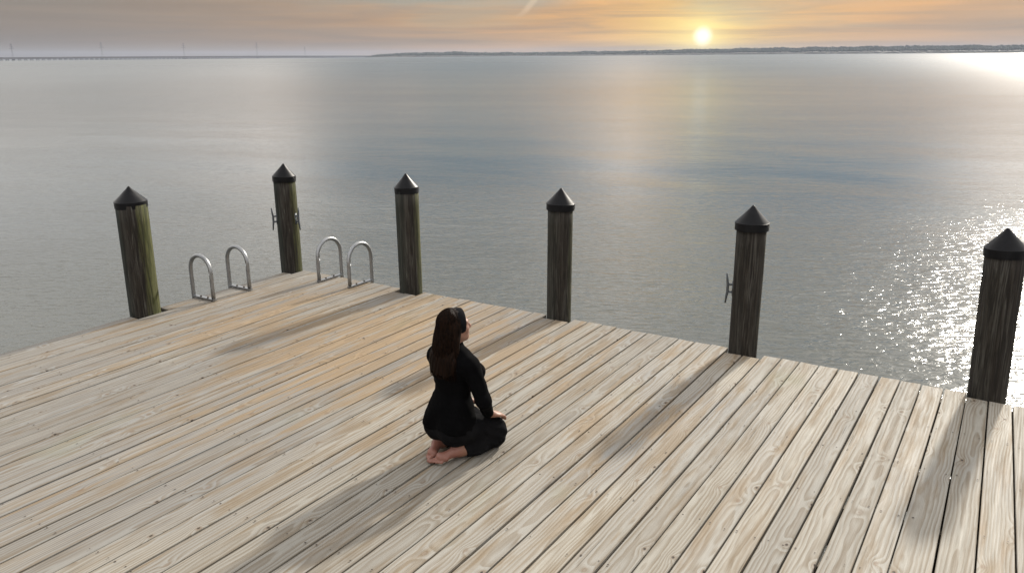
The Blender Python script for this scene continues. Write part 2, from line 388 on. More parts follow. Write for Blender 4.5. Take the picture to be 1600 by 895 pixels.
# ------------------------------------------------------------------ far shore
def polar(azdeg, D, z=0.): return Vector((math.sin(R(azdeg)) * D, math.cos(R(azdeg)) * D, z))
FOL = simple('far_foliage', (.032, .043, .026), .9, 0, .4, .02)
LAND = simple('far_land', (.08, .075, .055), .9, 0, .2, .01)
prof_az = [-42.2, -41.5, -40.8, -38, -36, -34, -30, -24, -19.5, -15, -10, -5, -1, 6, 16, 24]
prof_h = [3, 13, 21, 27, 28, 23, 23, 28, 33, 37, 39, 40, 37, 32, 33, 27]
DS = 4600.0
def shore_h(a):
    return float(np.interp(a, prof_az, prof_h)) * (1 + .16 * mnoise.noise(Vector((a * .9, 0, 0))) + .08 * mnoise.noise(Vector((a * 4.0, 3, 0))))
def far_shore():
    bm = bmesh.new(); rows = []
    azs = np.arange(-42.3, 24.2, .15)
    for a in azs:
        h = shore_h(a); row = []
        for dd, f in ((-60, -.3), (0, .03), (60, .25), (200, .5), (420, .45), (640, .1), (700, -.3)):
            q = polar(a, DS + dd); q.z = WATER_Z + (f * h if f > 0 else f * 4); row.append(bm.verts.new(q))
        rows.append(row)
    for A, B in zip(rows, rows[1:]):
        for k in range(len(A) - 1): bm.faces.new((A[k], B[k], B[k + 1], A[k + 1]))
    o = link('far_shore', bm, LAND, None, (0, 0, 0), True); tag(o, 'low far shore across the bay under the setting sun', None, None, 'structure')
    # wood on it: reads as one mass
    ico = bmesh.new(); bmesh.ops.create_icosphere(ico, subdivisions=1, radius=1.0)
    iv = np.array([v.co[:] for v in ico.verts]); fi = np.array([[v.index for v in f.verts] for f in ico.faces]); ico.free()
    V = []; F = []; off = 0
    for row, (dd, f) in enumerate(((15, .62), (70, .78), (170, .95), (300, 1.0))):
        a = -42.1
        while a < 24:
            h = shore_h(a) * f * rng.uniform(.94, 1.03)
            r = rng.uniform(4, 11); hh = max(4.0, h * .5)
            q = polar(a, DS + dd + rng.uniform(-20, 20))
            jit = 1 + rng.uniform(-.22, .22, (len(iv), 1))
            vv = iv * jit * [r, r, hh * .55] + [q.x, q.y, WATER_Z + h - hh * .5]
            V.append(vv); F.append(fi + off); off += len(iv)
            a += math.degrees(r * .95 / DS)
    me = bpy.data.meshes.new('shore_wood'); me.from_pydata(np.concatenate(V).tolist(), [], np.concatenate(F).tolist())
    tag(link('shore_wood', me, FOL), 'hazy blue-grey line of woods along the far shore', 'woods', None, 'stuff')
far_shore()

# ------------------------------------------------------------------ bridge and masts on the left
CONC = simple('bridge_concrete', (.10, .10, .105), .85, 0, .15, .05)
STEEL = simple('mast_steel', (.12, .125, .13), .6, .5, .1, .1)
BA, BB = polar(-67, 2700), polar(-41.6, 4700)
def bridge_pt(a):
    dirv = polar(a, 1); dv = BB - BA
    t = (BA.y * dirv.x - BA.x * dirv.y) / (dv.x * dirv.y - dv.y * dirv.x)
    return BA + dv * t
def bridge():
    L = (BB - BA).length; ang = math.atan2((BB - BA).y, (BB - BA).x)
    root = empty('causeway_bridge', (BA.x, BA.y, WATER_Z), ang)
    tag(root, 'long low concrete bridge on many piers crossing the bay at left', 'bridge')
    def zt(s): return 8.0 + 1.5 * math.sin(s / L * 3.14159)
    def ribbon(name, w0, w1, zo, th, mat):
        bm = bmesh.new(); prev = None
        for i in range(61):
            s = L * i / 60; z = zt(s) + zo
            q = [bm.verts.new((s, w, zz)) for w, zz in ((w0, z), (w1, z), (w1, z + th), (w0, z + th))]
            if prev:
                for k in range(4): bm.faces.new((prev[k], prev[(k + 1) % 4], q[(k + 1) % 4], q[k]))
            else: bm.faces.new(q)
            prev = q
        bm.faces.new(prev[::-1]); return link(name, bm, mat, root)
    ribbon('bridge_deck', -6, 6, -4.5, 4.5, CONC)
    ribbon('parapet', -6.1, -5.8, .002, 1.1, CONC); ribbon('parapet', 5.8, 6.1, .002, 1.1, CONC)
    bm = bmesh.new()
    box(bm, -.9, .9, -5.5, 5.5, -.9, 0); box(bm, -.75, .75, -5, -3.2, -12, -.9); box(bm, -.75, .75, 3.2, 5, -12, -.9)
    box(bm, -2.6, 2.6, -6, 6, -4.6, -3.2)
    me = bpy.data.meshes.new('pier'); bm.to_mesh(me); bm.free(); me.materials.append(CONC)
    n = int(L / 21)
    for i in range(n):
        s = 10 + i * 21.0; o = link('pier', me, None, root, (s, 0, zt(s) - 4.505))
bridge()
def mast(a, h, label):
    p = bridge_pt(a); p = p + (p.normalized() * 40)
    bm = bmesh.new(); b0 = h * .045
    lv = [0, .2, .38, .54, .68, .8, .9, 1.0]
    def cr(t):
        w = b0 * (1 - t) ** 1.1 + .35; return [Vector((sx * w, sy * w, t * h)) for sx, sy in ((-1, -1), (1, -1), (1, 1), (-1, 1))]
    for t0, t1 in zip(lv, lv[1:]):
        A, B = cr(t0), cr(t1)
        for k in range(4):
            tube(bm, (A[k], B[k]), .26, 4); tube(bm, (A[k], B[(k + 1) % 4]), .1, 3); tube(bm, (A[(k + 1) % 4], B[k]), .1, 3); tube(bm, (B[k], B[(k + 1) % 4]), .1, 3)
    root = empty('lattice_mast', (p.x, p.y, WATER_Z - 2), R(-a)); tag(root, label, 'mast', 'thin masts standing along the bridge')
    link('lattice_body', bm, STEEL, root)
    for t in (.72, .84, .95):
        bm = bmesh.new(); w = h * .10 * (1.25 - t) / .4
        tube(bm, ((-w, 0, t * h), (w, 0, t * h)), .3, 4); tube(bm, ((-w, 0, t * h), (0, 0, t * h + h * .035)), .2, 3); tube(bm, ((w, 0, t * h), (0, 0, t * h + h * .035)), .2, 3)
        link('cross_arm', bm, STEEL, root)
    bm = bmesh.new(); box(bm, -b0 * 1.3, b0 * 1.3, -b0 * 1.3, b0 * 1.3, -3, 4.5); link('footing', bm, CONC, root)
mast(-62.85, 50, 'faint thin mast by the bridge nearest the left edge of the picture')
mast(-58.14, 58, 'dark thin mast by the bridge, second from the left edge')
mast(-53.48, 60, 'thin mast in the middle of the row of five along the bridge')
mast(-49.07, 68, 'thin mast by the bridge, second from the wooded shore')
mast(-46.05, 52, 'faintest short mast by the bridge, nearest the wooded shore')

# ------------------------------------------------------------------ pilings data
#        x      y     shaft r  cap r  apex  algae  lean
PIL = [(-6.945, 4.39, .137, .152, 1.21, 1.0, (.004, .0)),
       (-6.935, 6.25, .116, .136, 1.205, .85, (-.010, .004)),
       (-5.235, 6.29, .116, .131, 1.21, .8, (-.004, .002)),
       (-3.515, 6.325, .110, .137, 1.20, .4, (.006, .0)),
       (-1.776, 6.308, .113, .140, 1.20, .12, (.0, .0)),
       (-.012, 6.318, .122, .140, 1.195, .1, (-.020, .006))]

# ------------------------------------------------------------------ dock
PITCH = .1448; X0 = -.1528                      # X0: joint left of the last piling
XL = X0 - 47 * PITCH
YB = -1.2
dock = empty('dock', (0, 0, 0)); tag(dock, 'weathered grey and tan timber dock platform where the woman kneels', 'dock')
TH = .038
def plank(xa, xb, xa2, xb2, ya, yb):
    """board between joints xa..xb at its far end (yb) and xa2..xb2 at its near end (ya)"""
    gp = random.choice((.0042, .0048, .0055, .0062, .0074))
    xm = (xa + xb + xa2 + xb2) / 4; ym = (ya + yb) / 2
    bm = bmesh.new(); rings = []; nseg = 6; ch = random.uniform(.0025, .005)
    ph = random.uniform(0, 9); bow = random.uniform(-.0022, .0022); cup = random.uniform(-.0012, .0018); lift = random.uniform(-.0016, .0016); tw = random.uniform(-.004, .004)
    for i in range(nseg + 1):
        t = i / nseg; y = ya + (yb - ya) * t
        l = xa2 + (xa - xa2) * t + gp; r = xb2 + (xb - xb2) * t - gp
        o = bow * math.sin(t * 3.14 * 2 + ph); e = random.uniform(-.0008, .0008)
        l += o + e; r += o - e
        zt = lift + .0012 * math.sin(t * 7 + ph); k = tw * (t - .5)
        sec = [(l, -TH), (r, -TH), (r, zt - ch * .8 + k), (r - ch, zt + cup + k), ((l + r) / 2, zt), (l + ch, zt + cup - k), (l, zt - ch * .8 - k)]
        rings.append([bm.verts.new((x - xm, y - ym, z)) for x, z in sec])
    for a, b in zip(rings, rings[1:]):
        for k in range(7): bm.faces.new((a[k], a[(k + 1) % 7], b[(k + 1) % 7], b[k]))
    bm.faces.new(rings[0]); bm.faces.new(rings[-1][::-1])
    bmesh.ops.recalc_face_normals(bm, faces=bm.faces[:])
    return link('plank', bm, WOOD, dock, (xm, ym, 0))
joints = [(X0 - i * PITCH + random.uniform(-.003, .003),) * 2 for i in range(47, 0, -1)]
joints = [(a + random.uniform(-.0012, .0012), a + random.uniform(-.0012, .0012)) for a, _ in joints]
joints += [(-.1528, -.118), (-.0157, .050), (.124, .215), (.268, .372)]
for i in range(6): joints.append((.413 + i * .145, .52 + i * .145))
planks = []
for (a, a2), (b, b2) in zip(joints, joints[1:]):
    end = (6.302 if a < -1.9 else 6.285 - .010 * (a + 1.9)) + random.uniform(-.007, .007)
    if a > .1: end = 6.19 + random.uniform(-.004, .004)
    segs = [(YB, end)]
    for (px, py, pr, *_r) in PIL[1:]:
        if min(b, px + pr) - max(a, px - pr) > .03: segs = [(YB, py - pr - .012)]
    if a < XL + .05: segs = [(YB, PIL[0][1] - .155), (PIL[0][1] + .165, PIL[1][1] - .13)]
    for ya, yb in segs:
        # the near-end offset is given for y = 3.9; extrapolate it to the real ends
        s = (a2 - a) / (3.9 - 6.25); s2 = (b2 - b) / (3.9 - 6.25)
        planks.append((plank(a + s * (yb - 6.25), b + s2 * (yb - 6.25), a + s * (ya - 6.25), b + s2 * (ya - 6.25), ya, yb), a, b, s, s2, ya, yb))
XR = joints[-1][0]
for i in range(12):                               # joists
    y = 6.12 - i * .61
    bm = bmesh.new(); box(bm, XL + .22, XR, y - .022, y + .022, -.29, -TH - .004); link('joist', bm, JOIST, dock)
bm = bmesh.new(); box(bm, XL + .2, XR, 6.145, 6.183, -.292, -TH - .004); link('rim_beam', bm, JOIST, dock)
bm = bmesh.new(); box(bm, XL + .155, XL + .193, YB, 6.143, -.292, -TH - .004); link('rim_beam', bm, JOIST, dock)
bm = bmesh.new(); box(bm, -.15, .27, YB, 6.14, -.45, -.296); link('glint_blocker', bm, JOIST, dock)  # beam added under the joists to block water glints in the board gaps
# nails
bm = bmesh.new()
for (o, a, b, s, s2, ya, yb) in planks:
    for i in range(11):
        y = 6.12 - i * .61 + random.uniform(-.012, .012)
        if not ya + .02 < y < yb - .02: continue
        xa = a + s * (y - 6.25); xb = b + s2 * (y - 6.25)
        for f in (.2, .8):
            if random.random() < .2: continue
            x = xa + (xb - xa) * (f + random.uniform(-.05, .05)); yy = y + random.uniform(-.014, .014); r = random.uniform(.0034, .0062)
            bm.faces.new([bm.verts.new((x + r * math.cos(k * math.pi / 3), yy + r * math.sin(k * math.pi / 3), .0042)) for k in range(6)])
tag(link('nail_heads', bm, NAIL, dock), kind='stuff')

# ------------------------------------------------------------------ pilings
PLABEL = ['thickest dock piling with green algae, left of the silver ladders, black cone cap',
          'mossy corner piling with two metal cleats and a black cone cap',
          'black-capped piling with a mossy right edge just right of the ladders',
          'slim dark piling with black cone cap standing right behind the woman',
          'dark brown piling with one cleat on its left side and black cap',
          'dark piling with black cap cut by the right edge of the picture']
def cleat(parent, ang, rad, z):
    """horned mooring cleat bolted upright on the shaft"""
    root = bmesh.new()
    tube(root, [(.052, 0, -.125), (.046, 0, -.07), (.040, 0, -.03), (.040, 0, .03), (.046, 0, .07), (.052, 0, .125)], [.006, .009, .011, .011, .009, .006], 8)
    tube(root, [(-.008, 0, -.032), (.040, 0, -.030)], .010, 8); tube(root, [(-.008, 0, .032), (.040, 0, .030)], .010, 8)
    box(root, -.014, .006, -.016, .016, -.06, .06)
    o = link('cleat', root, GALV, parent, (rad * math.cos(ang), rad * math.sin(ang), z), True); o.rotation_euler = (0, 0, ang)
for i, (x, y, r, cr, apex, alg, lean) in enumerate(PIL):
    root = empty('piling', (x, y, WATER_Z)); root.rotation_euler = (-lean[1], lean[0], random.uniform(0, .2))
    tag(root, PLABEL[i], 'piling', 'capped pilings around the dock')
    sd_ = i * 7.3
    def wob(a, z, s=sd_):
        return 1 + .035 * mnoise.noise(Vector((math.cos(a) * 1.2 + s, math.sin(a) * 1.2, z * .7))) + .018 * mnoise.noise(Vector((math.cos(a) * 5 + s, math.sin(a) * 5, z * 2.0)))
    H = apex - WATER_Z; top = H - .165
    bm = bmesh.new(); n = 20
    lathe(bm, [(0, -1.2)] + [(r * (.97 + .05 * k / n), -1.2 + (top + 1.2) * k / n) for k in range(n + 1)] + [(0, top + .001)], 40, wob)
    o = link('shaft', bm, PILE, root, (0, 0, 0), True); o.color = (alg, alg, alg, 1)
    bm = bmesh.new(); ch = .136; cr -= .008
    # skirt and cone as separate rings, so that the rim stays crisp
    lathe(bm, [(cr - .010, -.058), (cr - .001, -.058)], 40); lathe(bm, [(cr - .001, -.058), (cr, 0)], 40)
    lathe(bm, [(cr, 0), (cr - .004, .003)], 40)
    lathe(bm, [(cr - .004, .003), (cr * .55, ch * .45), (.022, ch - .020), (.012, ch - .007), (.005, ch - .001), (0, ch)], 40)
    cp = link('cap', bm, CAPM, root, (random.uniform(-.003, .003), random.uniform(-.003, .003), H - ch + random.uniform(-.005, .003)), True); cp.rotation_euler = (random.uniform(-.025, .025), random.uniform(-.025, .025), i * 1.1)
    if i == 1:
        cleat(root, R(-128) , r * 1.0, .60 - WATER_Z); cleat(root, R(2), r * 1.0, .60 - WATER_Z)
    if i == 4:
        cleat(root, R(-164), r * 1.0, .52 - WATER_Z)

# ------------------------------------------------------------------ ladders
def ladder(label, hoops, along, outer, inner, hop):
    """two hooped handrails bolted to the deck, side rails and rungs going down into the water outside the edge"""
    def P(s, o, z): return (o, s, z) if along == 'y' else (s, o, z)
    mid = sum(hoops) / 2; base = P(mid, (outer + inner) / 2, 0)
    root = empty('swim_ladder', base); tag(root, label, 'ladder', 'aluminium swim ladders')
    bv = Vector(base); T = .0205
    for s in hoops:
        r = abs(outer - inner) / 2; c0 = (outer + inner) / 2; sg = 1 if outer > inner else -1
        pts = [P(s, inner, .022)] + [P(s, inner, z) for z in (.12, .22, hop - r - .02)]
        for k in range(13):
            a = math.pi * k / 12; pts.append(P(s, c0 - sg * r * math.cos(a), hop - T - r + r * math.sin(a)))
        pts += [P(s, outer, z) for z in (.22, .1, -.05, -.5, -1.75)]
        bm = bmesh.new(); tube(bm, [Vector(p) - bv for p in pts], T, 12); link('handrail', bm, ALU, root, (0, 0, 0), True)
        bm = bmesh.new(); a = Vector(P(s, inner - sg * T, 0)) - bv; b = Vector(P(s, outer - sg * .005, 0)) - bv; w = .020
        lo = Vector((min(a.x, b.x), min(a.y, b.y), .005)); hi = Vector((max(a.x, b.x), max(a.y, b.y), .020))
        if along == 'y': box(bm, lo.x, hi.x, lo.y - w, hi.y + w, .006, .022)
        else: box(bm, lo.x - w, hi.x + w, lo.y, hi.y, .006, .022)
        bar = link('base_bar', bm, ALU, root)
        for f in (.33, .66):
            q = a.lerp(b, f); bm = bmesh.new(); lathe(bm, [(0.0105, .0), (.0105, .006), (.006, .009), (0, .009)], 6)
            link('bolt', bm, NAIL, root, (q.x, q.y, .0225))
    for z in (-.35, -.65, -.95, -1.25, -1.55):
        bm = bmesh.new(); tube(bm, [Vector(P(hoops[0], outer, z)) - bv, Vector(P(hoops[1], outer, z)) - bv], .02, 8); link('rung', bm, ALU, root)
ladder('silver ladder hoops on the left dock edge beside the thickest piling', (4.975, 5.425), 'y', -6.995, -6.685, .468)
ladder('silver ladder hoops on the far dock edge right of the corner piling', (-6.29, -5.845), 'x', 6.375, 6.03, .468)

# ------------------------------------------------------------------ the kneeling woman
def sdf_mesh(fn, lo, hi, h):
    """naive surface nets"""
    lo = np.array(lo, float); hi = np.array(hi, float)
    n = np.ceil((hi - lo) / h).astype(int) + 1
    ax = [lo[k] + h * np.arange(n[k]) for k in range(3)]
    Pg = np.stack(np.meshgrid(*ax, indexing='ij'), -1).astype(np.float32)
    B = 10
    D = np.empty(n, np.float32)
    for i0 in range(0, n[0], B):
        for j0 in range(0, n[1], B):
            cz = [min(k0 + B // 2, n[2] - 1) for k0 in range(0, n[2], B)]
            ci, cj = min(i0 + B // 2, n[0] - 1), min(j0 + B // 2, n[1] - 1)
            dc = fn(Pg[ci:ci + 1, cj:cj + 1, cz])[0, 0]
            live = []
            for q, k0 in enumerate(range(0, n[2], B)):
                if abs(dc[q]) > h * B * 1.5 + .03: D[i0:i0 + B, j0:j0 + B, k0:k0 + B] = dc[q]
                else: live.append((k0, min(k0 + B, n[2])))
            if live:
                ks = np.concatenate([np.arange(a, b) for a, b in live])
                D[i0:i0 + B, j0:j0 + B, ks] = fn(Pg[i0:i0 + B, j0:j0 + B][:, :, ks])
    s = D < 0
    nx, ny, nz = n
    cnt = np.zeros((nx - 1, ny - 1, nz - 1)); acc = np.zeros((nx - 1, ny - 1, nz - 1, 3))
    base = np.stack(np.meshgrid(*[np.arange(k - 1) for k in n], indexing='ij'), -1).astype(float)
    corners = [(i, j, k) for i in (0, 1) for j in (0, 1) for k in (0, 1)]
    def cs(A, c): return A[c[0]:c[0] + nx - 1, c[1]:c[1] + ny - 1, c[2]:c[2] + nz - 1]
    for a in corners:
        for ax_ in range(3):
            if a[ax_]: continue
            b = list(a); b[ax_] = 1; b = tuple(b)
            da, db = cs(D, a), cs(D, b); cross = (da < 0) != (db < 0)
            t = np.where(cross, da / np.where(cross, da - db, 1), 0)
            off = np.zeros(acc.shape); off += np.array(a); off[..., ax_] += t
            acc += off * cross[..., None]; cnt += cross
    act = cnt > 0
    idx = -np.ones(act.shape, int); idx[act] = np.arange(act.sum())
    V = (base[act] + acc[act] / cnt[act][:, None]) * h + lo
    F = []
    for ax_ in range(3):
        o1, o2 = [(1, 2), (2, 0), (0, 1)][ax_]
        sl0 = [slice(None)] * 3; sl1 = [slice(None)] * 3
        sl0[ax_] = slice(0, -1); sl1[ax_] = slice(1, None)
        A, B = s[tuple(sl0)], s[tuple(sl1)]
        e = np.argwhere(A != B)
        for q in (0, 1): pass
        e = e[(e[:, o1] > 0) & (e[:, o2] > 0) & (e[:, o1] < n[o1] - 1) & (e[:, o2] < n[o2] - 1)]
        if not len(e): continue
        fl = A[e[:, 0], e[:, 1], e[:, 2]]
        def at(d1, d2):
            q = e.copy(); q[:, o1] -= d1; q[:, o2] -= d2; return idx[q[:, 0], q[:, 1], q[:, 2]]
        quad = np.stack([at(1, 1), at(0, 1), at(0, 0), at(1, 0)], 1)
        quad[~fl] = quad[~fl][:, ::-1]
        F.append(quad)
    F = np.concatenate(F); F = F[(F >= 0).all(1)]
    return V, F
def rcone(P, a, b, ra, rb, sc=(1, 1, 1)):
    sc = np.array(sc, np.float32); p = P * sc; a = np.array(a, np.float32) * sc; b = np.array(b, np.float32) * sc
    ab = b - a; t = np.clip(((p - a) @ ab) / max(float(ab @ ab), 1e-9), 0, 1)
    return np.linalg.norm(p - a - t[..., None] * ab, axis=-1) - (ra + (rb - ra) * t)
def ell(P, c, r, M=None):
    q = P - np.array(c, np.float32)
    if M is not None: q = q @ np.array(M, np.float32)      # columns of M: local axes
    r = np.array(r, np.float32); k = np.linalg.norm(q / r, axis=-1); k2 = np.linalg.norm(q / (r * r), axis=-1)
    return k * (k - 1) / np.maximum(k2, 1e-6)
ell0 = ell
def smin(a, b, k):
    h = np.clip(.5 + .5 * (b - a) / k, 0, 1); return b + (a - b) * h - k * h * (1 - h)
def smax(a, b, k): return -smin(-a, -b, k)

HEAD_Z = .800; HEAD_Y = -.040; HEAD_YAW = R(-18); HEAD_TILT = R(3); HS = .90
Hm = (Matrix.Rotation(HEAD_YAW, 3, 'Z') @ Matrix.Rotation(HEAD_TILT, 3, 'X'))
def hp(x, y, z):                                   # head-local to body-local
    v = Hm @ (Vector((x, y, z)) * HS); return (v.x - .010, v.y + HEAD_Y, v.z + HEAD_Z)
HM = np.array(Hm)
def torso(P):
    sc = (1, 1.36, 1)
    d = rcone(P, (0, -.095, .235), (0, -.090, .28), .148, .142, sc)
    d = smin(d, rcone(P, (0, -.090, .28), (0, -.078, .385), .138, .090, sc), .05)
    d = smin(d, rcone(P, (0, -.078, .385), (0, -.070, .52), .090, .114, sc), .05)
    d = smin(d, rcone(P, (0, -.070, .52), (0, -.072, .590), .114, .104, sc), .05)
    d = smin(d, rcone(P, (-.137, -.070, .596), (.137, -.070, .596), .052, .052), .05)
    d = smin(d, rcone(P, (-.07, -.065, .628), (.07, -.065, .628), .04, .04), .04)
    for s in (-1, 1):
        d = smin(d, ell(P, (s * .07, .030, .510), (.058, .055, .055)), .03)      # chest
        d = smin(d, ell(P, (s * .068, -.118, .195), (.090, .108, .112)), .035)      # seat
    return d
ARM = {1: [(.155, -.066, .582), (.232, -.045, .395), (.168, .050, .272), (.164, .088, .250)],
       -1: [(-.155, -.066, .582), (-.185, .0, .395), (-.150, .085, .272), (-.146, .122, .250)]}
def arms(P, wrist=True):
    d = None
    for s in (1, -1):
        a, b, c, w = ARM[s]
        e = rcone(P, a, b, .050, .037); e = smin(e, rcone(P, b, c, .037, .027), .02)
        d = e if d is None else np.minimum(d, e)
    return d
def legs(P):
    d = None
    for s in (1, -1):
        e = rcone(P, (s * .080, -.10, .195), (s * .106, .150, .118), .086, .066)
        e = smin(e, ell(P, (s * .106, .165, .086), (.058, .056, .072)), .04)
        e = smin(e, rcone(P, (s * .108, .150, .056), (s * .104, .0, .066), .054, .060), .04)
        e = smin(e, rcone(P, (s * .104, .0, .062), (s * .082, -.11, .048), .058, .036), .03)
        d = e if d is None else smin(d, e, .02)
    return d
def feet(P):
    d = None
    for s in (1, -1):
        ax_ = Vector((s * .084, -.100, .048)); heel = Vector((s * .088, -.122, .066)); ball = Vector((s * .044, -.222, .034))
        e = rcone(P, ax_ + Vector((0, .07, 0)), ax_, .036, .034)
        e = smin(e, rcone(P, heel, heel + Vector((-s * .006, -.025, -.006)), .033, .030), .02)
        e = smin(e, rcone(P, heel + Vector((-s * .008, -.02, -.014)), ball, .029, .026), .022)
        e = smin(e, rcone(P, ball + Vector((-s * .018, .004, 0)), ball + Vector((s * .024, .012, -.004)), .024, .019), .014)
        for k in range(5):                         # big toe inside
            w = (k - 2) / 2.0; bx = ball + Vector((s * .024 * w + (-s * .002), -.012 + .006 * k * .8 - .004, -.012))
            ln = [.040, .034, .031, .027, .023][k]; rr = [.0125, .0092, .0088, .0084, .008][k]
            tip = bx + Vector((-s * .010 + s * .003 * k, -ln, -.008))
            e = smin(e, rcone(P, bx, tip, rr, rr * .92), .005)
        d = e if d is None else np.minimum(d, e)
    return np.maximum(d, -(P[..., 2] - .006))
def hands(P):
    d = None
    for s in (1, -1):
        a, b, c, w = ARM[s]; w = Vector(w); c = Vector(c)
        f = Vector((-.010 * s, .085, -.030)).normalized(); sidev = Vector((-s, -.10, .05)).normalized()   # sidev: towards the thumb (inside)
        upv = f.cross(sidev) * (1 if f.cross(sidev).z > 0 else -1)
        e = rcone(P, c, w, .024, .023)
        pc = w + f * .035
        Mx = np.array([sidev, f, upv]).T
        e = smin(e, ell(P, pc, (.041, .050, .017), Mx), .015)
        for k in range(4):
            o = (.028 - .0185 * k); root = w + f * (.070 - .004 * abs(k - 1)) + sidev * o
            L_ = [.062, .070, .064, .050][k]
            m1 = root + f * L_ * .45 + sidev * o * .10 - upv * .006; m2 = m1 + (f * .86 - upv * .5).normalized() * L_ * .32; m3 = m2 + (f * .6 - upv * .8).normalized() * L_ * .26
            fg = rcone(P, root - f * .02, m1, .0098, .0088); fg = smin(fg, rcone(P, m1, m2, .0088, .0080), .004); fg = smin(fg, rcone(P, m2, m3, .0080, .0066), .004)
            e = smin(e, fg, .004)
        t0 = w + f * .018 + sidev * .026; t1 = t0 + (f * .75 + sidev * .66).normalized() * .036; t2 = t1 + (f * .95 + sidev * .22 - upv * .2).normalized() * .030
        th = smin(rcone(P, t0, t1, .0135, .0108), rcone(P, t1, t2, .0106, .0085), .004)
        e = smin(e, th, .008)
        d = e if d is None else np.minimum(d, e)
    return d
def head(P):
    M_ = HM
    def ell(P, c, r, M): return ell0(P, c, tuple(q * HS for q in r), M)
    d = ell(P, hp(0, -.012, .022), (.074, .094, .090), M_)
    d = smin(d, ell(P, hp(0, .030, -.035), (.060, .062, .066), M_), .03)
    d = smin(d, ell(P, hp(0, .062, -.082), (.028, .026, .024), M_), .03)                    # chin
    for s in (1, -1):
        d = smin(d, ell(P, hp(s * .040, .052, -.022), (.026, .024, .026), M_), .02)          # cheek
        d = smin(d, rcone(P, hp(s * .012, .082, .024), hp(s * .045, .066, .024), .010, .008), .015)   # brow
        d = smax(d, -ell(P, hp(s * .030, .092, .006), (.017, .014, .011), M_), .012)          # socket
        d = smin(d, ell(P, hp(s * .030, .074, .005), (.014, .012, .011), M_), .003)           # eyeball and lids
        d = smin(d, ell(P, hp(s * .073, -.008, -.006), (.007, .018, .030), M_), .006)         # ear
        d = smin(d, rcone(P, hp(s * .058, .0, -.050), hp(s * .024, .058, -.086), .016, .014), .02)  # jaw
    d = smin(d, rcone(P, hp(0, .086, .014), hp(0, .106, -.022), .0075, .0115), .009)           # nose
    for s in (1, -1): d = smin(d, ell(P, hp(s * .011, .096, -.027), (.009, .010, .008), M_), .005)
    d = smin(d, ell(P, hp(0, .086, -.052), (.022, .012, .006), M_), .006)                     # upper lip
    d = smin(d, ell(P, hp(0, .084, -.063), (.018, .011, .006), M_), .005)                     # lower lip
    d = smax(d, -ell(P, hp(0, .099, -.0575), (.024, .006, .0016), M_), .002)
    d = smin(d, rcone(P, (-.003, -.068, .60), (-.010, -.046, .755), .053, .045), .03)                  # neck
    return d
def body_fn(P):
    d = smin(torso(P), arms(P), .03); d = smin(d, legs(P), .03)
    d = smin(d, feet(P), .012); d = smin(d, hands(P), .008); d = smin(d, head(P), .02)
    return d
def fold(P, s, amp): # soft cloth irregularity
    x, y, z = P[..., 0], P[..., 1], P[..., 2]
    return amp * (np.sin(x * 61 + z * 37 + s) * np.sin(z * 83 - y * 29 + 1.7 * s) + .6 * np.sin(y * 95 + x * 41 + z * 57 + s * 2))
def shirt_fn(P):
    d = smin(torso(P) - .0140, arms(P) - .0075, .016)
    d = smin(d, rcone(P, (-.003, -.068, .605), (-.008, -.052, .725), .060, .0515), .03)       # close collar
    d = d + fold(P, .4, .0016)
    x, y, z = P[..., 0], P[..., 1], P[..., 2]
    d = smax(d, z - (.722 + y * .35), .003)                                         # neckline
    d = smax(d, -(z - (.20 + .010 * np.sin(x * 30))) + np.where((np.abs(x) > .14) & (y > .02), -9, 0), .004)
    for s in (1, -1):                                                               # cuffs
        c = np.array(ARM[s][2]); w = np.array(ARM[s][3]); ax_ = (w - c) / np.linalg.norm(w - c)
        near = np.linalg.norm(P - c, axis=-1) < .085
        d = np.where(near, np.maximum(d, (P - c) @ ax_ - .012), d)
    # carve away the clothes' inside so that it stays a garment, not a filled block
    return d
def pants_fn(P):
    d = smin(torso(P) - .0085, legs(P) - .0095, .012)
    d = d + fold(P, 2.1, .0016) + np.where(P[..., 1] > .0, .0028 * np.sin(P[..., 1] * 70 + P[..., 2] * 95) * np.sin(P[..., 0] * 38 + 1.0), 0)
    x, y, z = P[..., 0], P[..., 1], P[..., 2]
    d = smax(d, z - .30, .004)
    d = smax(d, -(z - .006), .003)
    hem = -(y + .092) - .25 * (z - .05)
    d = np.where(z < .105, smax(d, hem, .004), d)                                    # trouser hems
    return d
def skin_material():
    mt, g, b = material('skin')
    tc = g.n('ShaderNodeTexCoord').outputs['Object']
    x, y, z = g.sep(tc)
    nz = g.noise(tc, 22, 4, .55)
    col = g.mix(g.ss(nz, .3, .7), (.21, .10, .064), (.25, .128, .085))
    soles = g.m('MULTIPLY', g.ss(y, -.10, -.16), g.ss(z, .20, .10))
    col = g.mix(g.m('MULTIPLY', soles, .7), col, (.20, .078, .058))
    g.set(b.inputs['Base Color'], col); b.inputs['Roughness'].default_value = .52
    b.inputs['Subsurface Weight'].default_value = .08; b.inputs['Subsurface Radius'].default_value = (.01, .004, .002)
    g.set(b.inputs['Normal'], g.bump(g.noise(tc, 140, 3, .6), .25, .001))
    return mt
def cloth_material(name, col, scale):
    mt, g, b = material(name)
    tc = g.n('ShaderNodeTexCoord').outputs['Object']
    nz = g.noise(tc, 9, 3, .5)
    g.set(b.inputs['Base Color'], g.mix(g.ss(nz, .3, .7), col, tuple(c * 1.5 for c in col)))
    b.inputs['Roughness'].default_value = .95; b.inputs['Specular IOR Level'].default_value = .04
    g.set(b.inputs['Normal'], g.bump(g.noise(tc, scale, 2, .5), .3, .001))
    return mt
